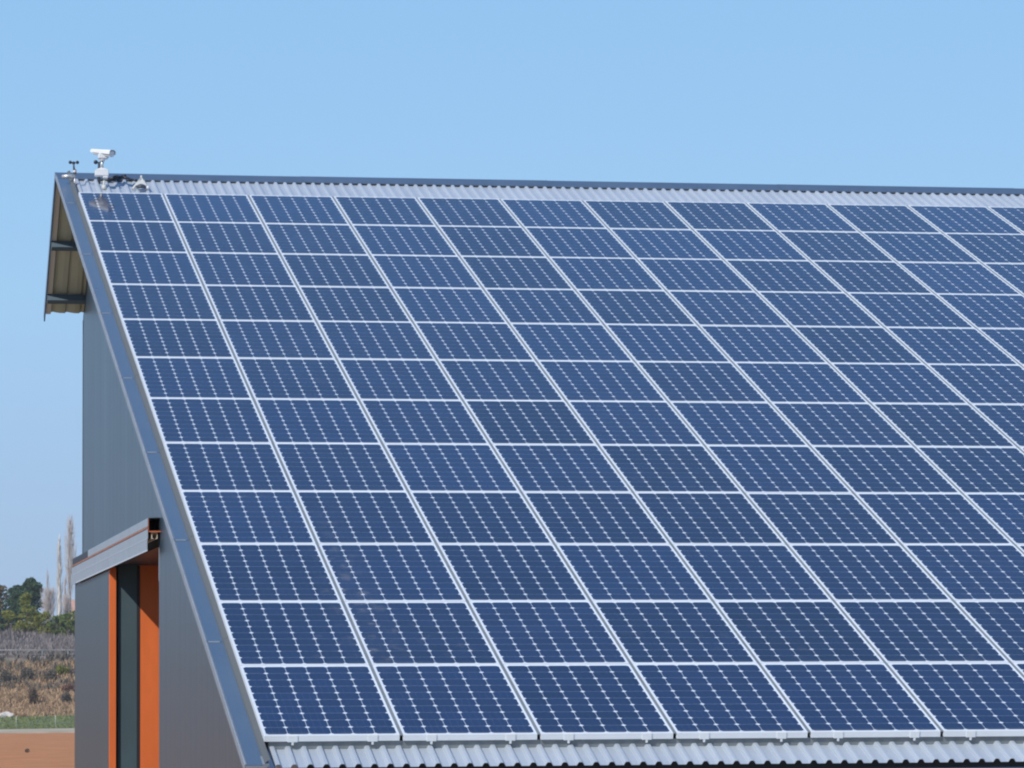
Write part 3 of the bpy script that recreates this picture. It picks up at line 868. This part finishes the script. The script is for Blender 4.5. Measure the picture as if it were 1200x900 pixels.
def shrub(label, px, py, Y, wpx, hpx, matl, seed, cat='shrub', name='shrub', n=700):
    rng = random.Random(seed)
    c = at(px, py, Y); z = ground(c.x, Y); W = wpx*Y/F/2; Hh = hpx*Y/F
    mb = MB()
    for k in range(7):
        a = rng.uniform(0, 6.28); r_ = W*rng.uniform(0, .6)
        leaves(mb, (c.x+r_*math.cos(a)*1.2, Y+r_*math.sin(a), z+Hh*rng.uniform(.25,.6)), (W*.5, W*.4, Hh*.42), n//7, .13, rng)
    for k in range(40):
        a = rng.uniform(0, 6.28); r_ = W*rng.uniform(.2, .9)
        mb.tube([(c.x,Y,z-.1), (c.x+r_*math.cos(a), Y+r_*math.sin(a), z+Hh*rng.uniform(.5,1.05))], [.04,.012], 3, cap=False, smooth=False)
    o = mb.build(name, matl); return tag(o, label, cat, 'shrubs on the bank')
shrub('dark thorn shrub at the left edge below the road', 7, 790, 622, 26, 20, M['darkscrub'], 51)
shrub('dark wide shrub below the middle of the guard rail', 29, 788, 624, 20, 16, M['darkscrub'], 52)
shrub('small olive green shrub below the bright piece of guard rail', 72, 786, 626, 16, 12, M['olive'], 53)
shrub('low dark shrub on the bank beside the barn corner', 60, 790, 623, 22, 14, M['darkscrub'], 54)
shrub('reddish brown shrub on the bank close to the barn', 80, 799, 615, 16, 12, leaf_mat('reddish_leaves', (.16,.085,.06), (.30,.17,.12)), 55)
shrub('round brown shrub in the middle of the dry bank', 38, 822, 606, 16, 22, leaf_mat('brown_leaves', (.11,.075,.05), (.21,.15,.10)), 56)
shrub('dark brown shrub low on the bank near the barn', 78, 820, 607, 14, 14, M['darkscrub'], 57)

# pale rock at the foot of the bank, weed in the field
rng = random.Random(5)
bm = bmesh.new(); bmesh.ops.create_icosphere(bm, subdivisions=3, radius=1)
c = at(7, 838, 599)
for v in bm.verts:
    k = 1 + .22*math.sin(v.co.x*5+1)*math.cos(v.co.y*4) + rng.uniform(-.08,.08)
    v.co = Vector((c.x + v.co.x*1.25*k, 599 + v.co.y*.8*k, ground(c.x,599)+.15 + v.co.z*.55*k))
mb = MB(); bm.verts.index_update()
mb.add([v.co.copy() for v in bm.verts], [tuple(v.index for v in f.verts) for f in bm.faces]); bm.free()
tag(mb.build('rock', mat('pale_stone', (.52,.48,.44), .9, var=.2, vscale=2)), 'pale rock at the foot of the bank by the left edge', 'rock')
mb = MB(); c = at(32, 884, 296); leaves(mb, (c.x, 296, ground(c.x,296)+.12), (.16,.16,.16), 120, .05, rng)
tag(mb.build('weed', M['darkscrub']), 'small dark weed tuft alone in the orange field', 'weed')

# posts in the grass
for px, lab in ((19, 'thin white post in the grass strip, the left one in view'), (65, 'thin white post in the grass strip nearest the barn')):
    c = at(px, 850, 562); z = ground(c.x, 562)
    mb = MB(); mb.tube([(c.x,562,z-.2),(c.x,562,z+1.55),(c.x,562,z+1.62)], [.045,.042,.015], 8)
    tag(mb.build('marker_post', M['offwhite']), lab, 'post', 'white posts in the grass')

# guard rail along the road
gr = thing('guard_rail', 'pale metal guard rail along the road on the bank', 'guard rail', (36, 641, ground(36,641)))
xs = [-20+2*i for i in range(56)]
for hh, th in ((.95,.10),(.30,.07)):
    mb = MB(); vs = []
    for x in xs:
        z = ground(x, 641)
        for dy, dz in ((-.05,-th),(-.09,-th*.5),(-.03,0),(-.09,th*.5),(-.05,th),(-.04,th),(-.04,-th)): vs.append((x, 641+dy, z+hh+dz))
    mb.add(vs, [(7*i+k, 7*(i+1)+k, 7*(i+1)+(k+1)%7, 7*i+(k+1)%7) for i in range(len(xs)-1) for k in range(7)])
    mb.build('rail', mat('galvanised_rail', (.36,.35,.33), .6, .1, var=.5, vscale=.18), gr)
for x in xs[::2]:
    z = ground(x, 641); mb = MB(); mb.box((x-.05, 641, z-.3), (x+.05, 641.1, z+1.05)); mb.build('post', M['steel'], gr)

# farmhouse behind the trees
Yh = 782; c = at(79, 735, Yh); hx0 = c.x; zb = ground(hx0, Yh); ze = at(79, 715.5, Yh).z; zr = at(79, 703, Yh).z
ho = thing('farmhouse', 'small white farmhouse with a pinkish tiled roof behind the poplars', 'house', (hx0+4, Yh, zb))
mb = MB(); mb.box((hx0+.35, Yh, zb-.5), (hx0+9, Yh+6, ze)); mb.build('wall', mat('render', (.66,.62,.58), .9, var=.08, vscale=1), ho)
mb = MB()
e = .35; t2 = .15
A = [(hx0, Yh-e, ze-.12), (hx0+9.4, Yh-e, ze-.12), (hx0+9.4, Yh+3, zr), (hx0, Yh+3, zr), (hx0, Yh+6+e, ze-.12), (hx0+9.4, Yh+6+e, ze-.12)]
Bq = [(x, y, z+t2) for x, y, z in A]
mb.add(A+Bq, [(0,3,2,1),(3,4,5,2),(6,7,8,9),(9,8,11,10),(0,1,7,6),(4,10,11,5),(0,6,9,3),(3,9,10,4),(1,2,8,7),(2,5,11,8)])
mb.add([(hx0+.4,Yh+.02,ze-.05),(hx0+.4,Yh+5.98,ze-.05),(hx0+.4,Yh+3,zr-.03)], [(0,1,2)])
mb.build('roof', mat('clay_tiles', (.46,.27,.21), .9, var=.2, vscale=3), ho)
for wx in (.9, 3.2, 5.6):
    mb = MB(); mb.box((hx0+wx, Yh-.04, ze-2.4), (hx0+wx+.9, Yh+.02, ze-1.0)); w_ = mb.build('window', M['lens'], ho)
    mb = MB(); mb.box((hx0+wx-.08, Yh-.07, ze-2.5), (hx0+wx+.98, Yh-.005, ze-2.4)); mb.build('sill', M['concrete'], w_)

# ------------------------------------------------------------------ air
HAZE = .0001
mb = MB(); mb.box((-700, -400, -2), (900, 1300, 60))
hz = bpy.data.materials.new('haze'); hz.use_nodes = True
hn = hz.node_tree; hn.nodes.remove(hn.nodes['Principled BSDF'])
pv = hn.nodes.new('ShaderNodeVolumePrincipled'); pv.inputs['Color'].default_value = (.86,.92,1,1); pv.inputs['Density'].default_value = HAZE
hn.links.new(pv.outputs['Volume'], hn.nodes['Material Output'].inputs['Volume'])
tag(mb.build('haze', hz), None, None, None, 'stuff')
# ------------------------------------------------------------------ light
EL = R(38.0)
sun_dir = Vector((-.562, -.552, 0)).normalized() * math.cos(EL); sun_dir.z = math.sin(EL)     # towards the sun
w = bpy.data.worlds.new('World'); S.world = w; w.use_nodes = True
nt = w.node_tree; bg = nt.nodes['Background']
sk = nt.nodes.new('ShaderNodeTexSky'); sk.sky_type = 'NISHITA'; sk.sun_disc = False
sk.sun_elevation = EL; sk.sun_rotation = math.atan2(sun_dir.x, sun_dir.y)
sk.altitude = 600; sk.air_density = 1.0; sk.dust_density = .2; sk.ozone_density = 3.0
sk.dust_density = .4
STR = .115
tc = nt.nodes.new('ShaderNodeTexCoord'); sx = nt.nodes.new('ShaderNodeSeparateXYZ')
nt.links.new(tc.outputs['Generated'], sx.inputs[0])
ra = nt.nodes.new('ShaderNodeValToRGB'); cr = ra.color_ramp            # clear air thickening to pale blue haze at the horizon
EXPO = .35; K = 1 / (2**EXPO)
cols = [(0,(.285,.42,.65)),(.045,(.32,.485,.755)),(.10,(.34,.58,.87)),(.17,(.285,.545,.865)),(.40,(.17,.38,.78)),(1,(.10,.24,.58))]
cr.elements[0].position = 0; cr.elements[0].color = (*[c*K for c in cols[0][1]], 1)
cr.elements[1].position = 1; cr.elements[1].color = (*[c*K for c in cols[-1][1]], 1)
for p_, c_ in cols[1:-1]:
    e_ = cr.elements.new(p_); e_.color = (*[c*K for c in c_], 1)
nt.links.new(sx.outputs['Z'], ra.inputs['Fac'])
sc_ = nt.nodes.new('ShaderNodeVectorMath'); sc_.operation = 'SCALE'; sc_.inputs['Scale'].default_value = 1/STR
nt.links.new(ra.outputs['Color'], sc_.inputs[0])
mr_ = nt.nodes.new('ShaderNodeMapRange'); mr_.inputs['From Min'].default_value = .15; mr_.inputs['From Max'].default_value = .75
mr_.inputs['To Min'].default_value = .88; mr_.inputs['To Max'].default_value = .45
nt.links.new(sx.outputs['Z'], mr_.inputs['Value'])
mk = nt.nodes.new('ShaderNodeMix'); mk.data_type = 'RGBA'
nt.links.new(mr_.outputs['Result'], mk.inputs['Factor']); nt.links.new(sk.outputs['Color'], mk.inputs['A']); nt.links.new(sc_.outputs['Vector'], mk.inputs['B'])
nt.links.new(mk.outputs['Result'], bg.inputs['Color']); bg.inputs['Strength'].default_value = STR
sl = bpy.data.lights.new('sun', 'SUN'); sl.energy = 3.2; sl.angle = R(.53); sl.color = (1, .955, .88)
so = bpy.data.objects.new('sun', sl); COL.objects.link(so)
so.rotation_euler = sun_dir.to_track_quat('Z', 'Y').to_euler(); so.location = (-20, -20, 40)

# ------------------------------------------------------------------ camera
cd = bpy.data.cameras.new('camera'); co = bpy.data.objects.new('camera', cd); COL.objects.link(co)
cd.sensor_width = 36; cd.sensor_fit = 'HORIZONTAL'; cd.lens = F/1200*36
cd.clip_start = .5; cd.clip_end = 8000
rt = MW.col[0]; dn = MW.col[1]; fw_ = MW.col[2]
m4 = Matrix.Identity(4)
for i in range(3):
    m4[i][0] = rt[i]; m4[i][1] = -dn[i]; m4[i][2] = -fw_[i]; m4[i][3] = CAM[i]
co.matrix_world = m4
S.camera = co
S.view_settings.view_transform = 'Standard'; S.view_settings.look = 'None'
S.view_settings.exposure = EXPO; S.view_settings.gamma = 1.0
S.cycles.filter_width = 2.1
S.cycles.max_bounces = 6
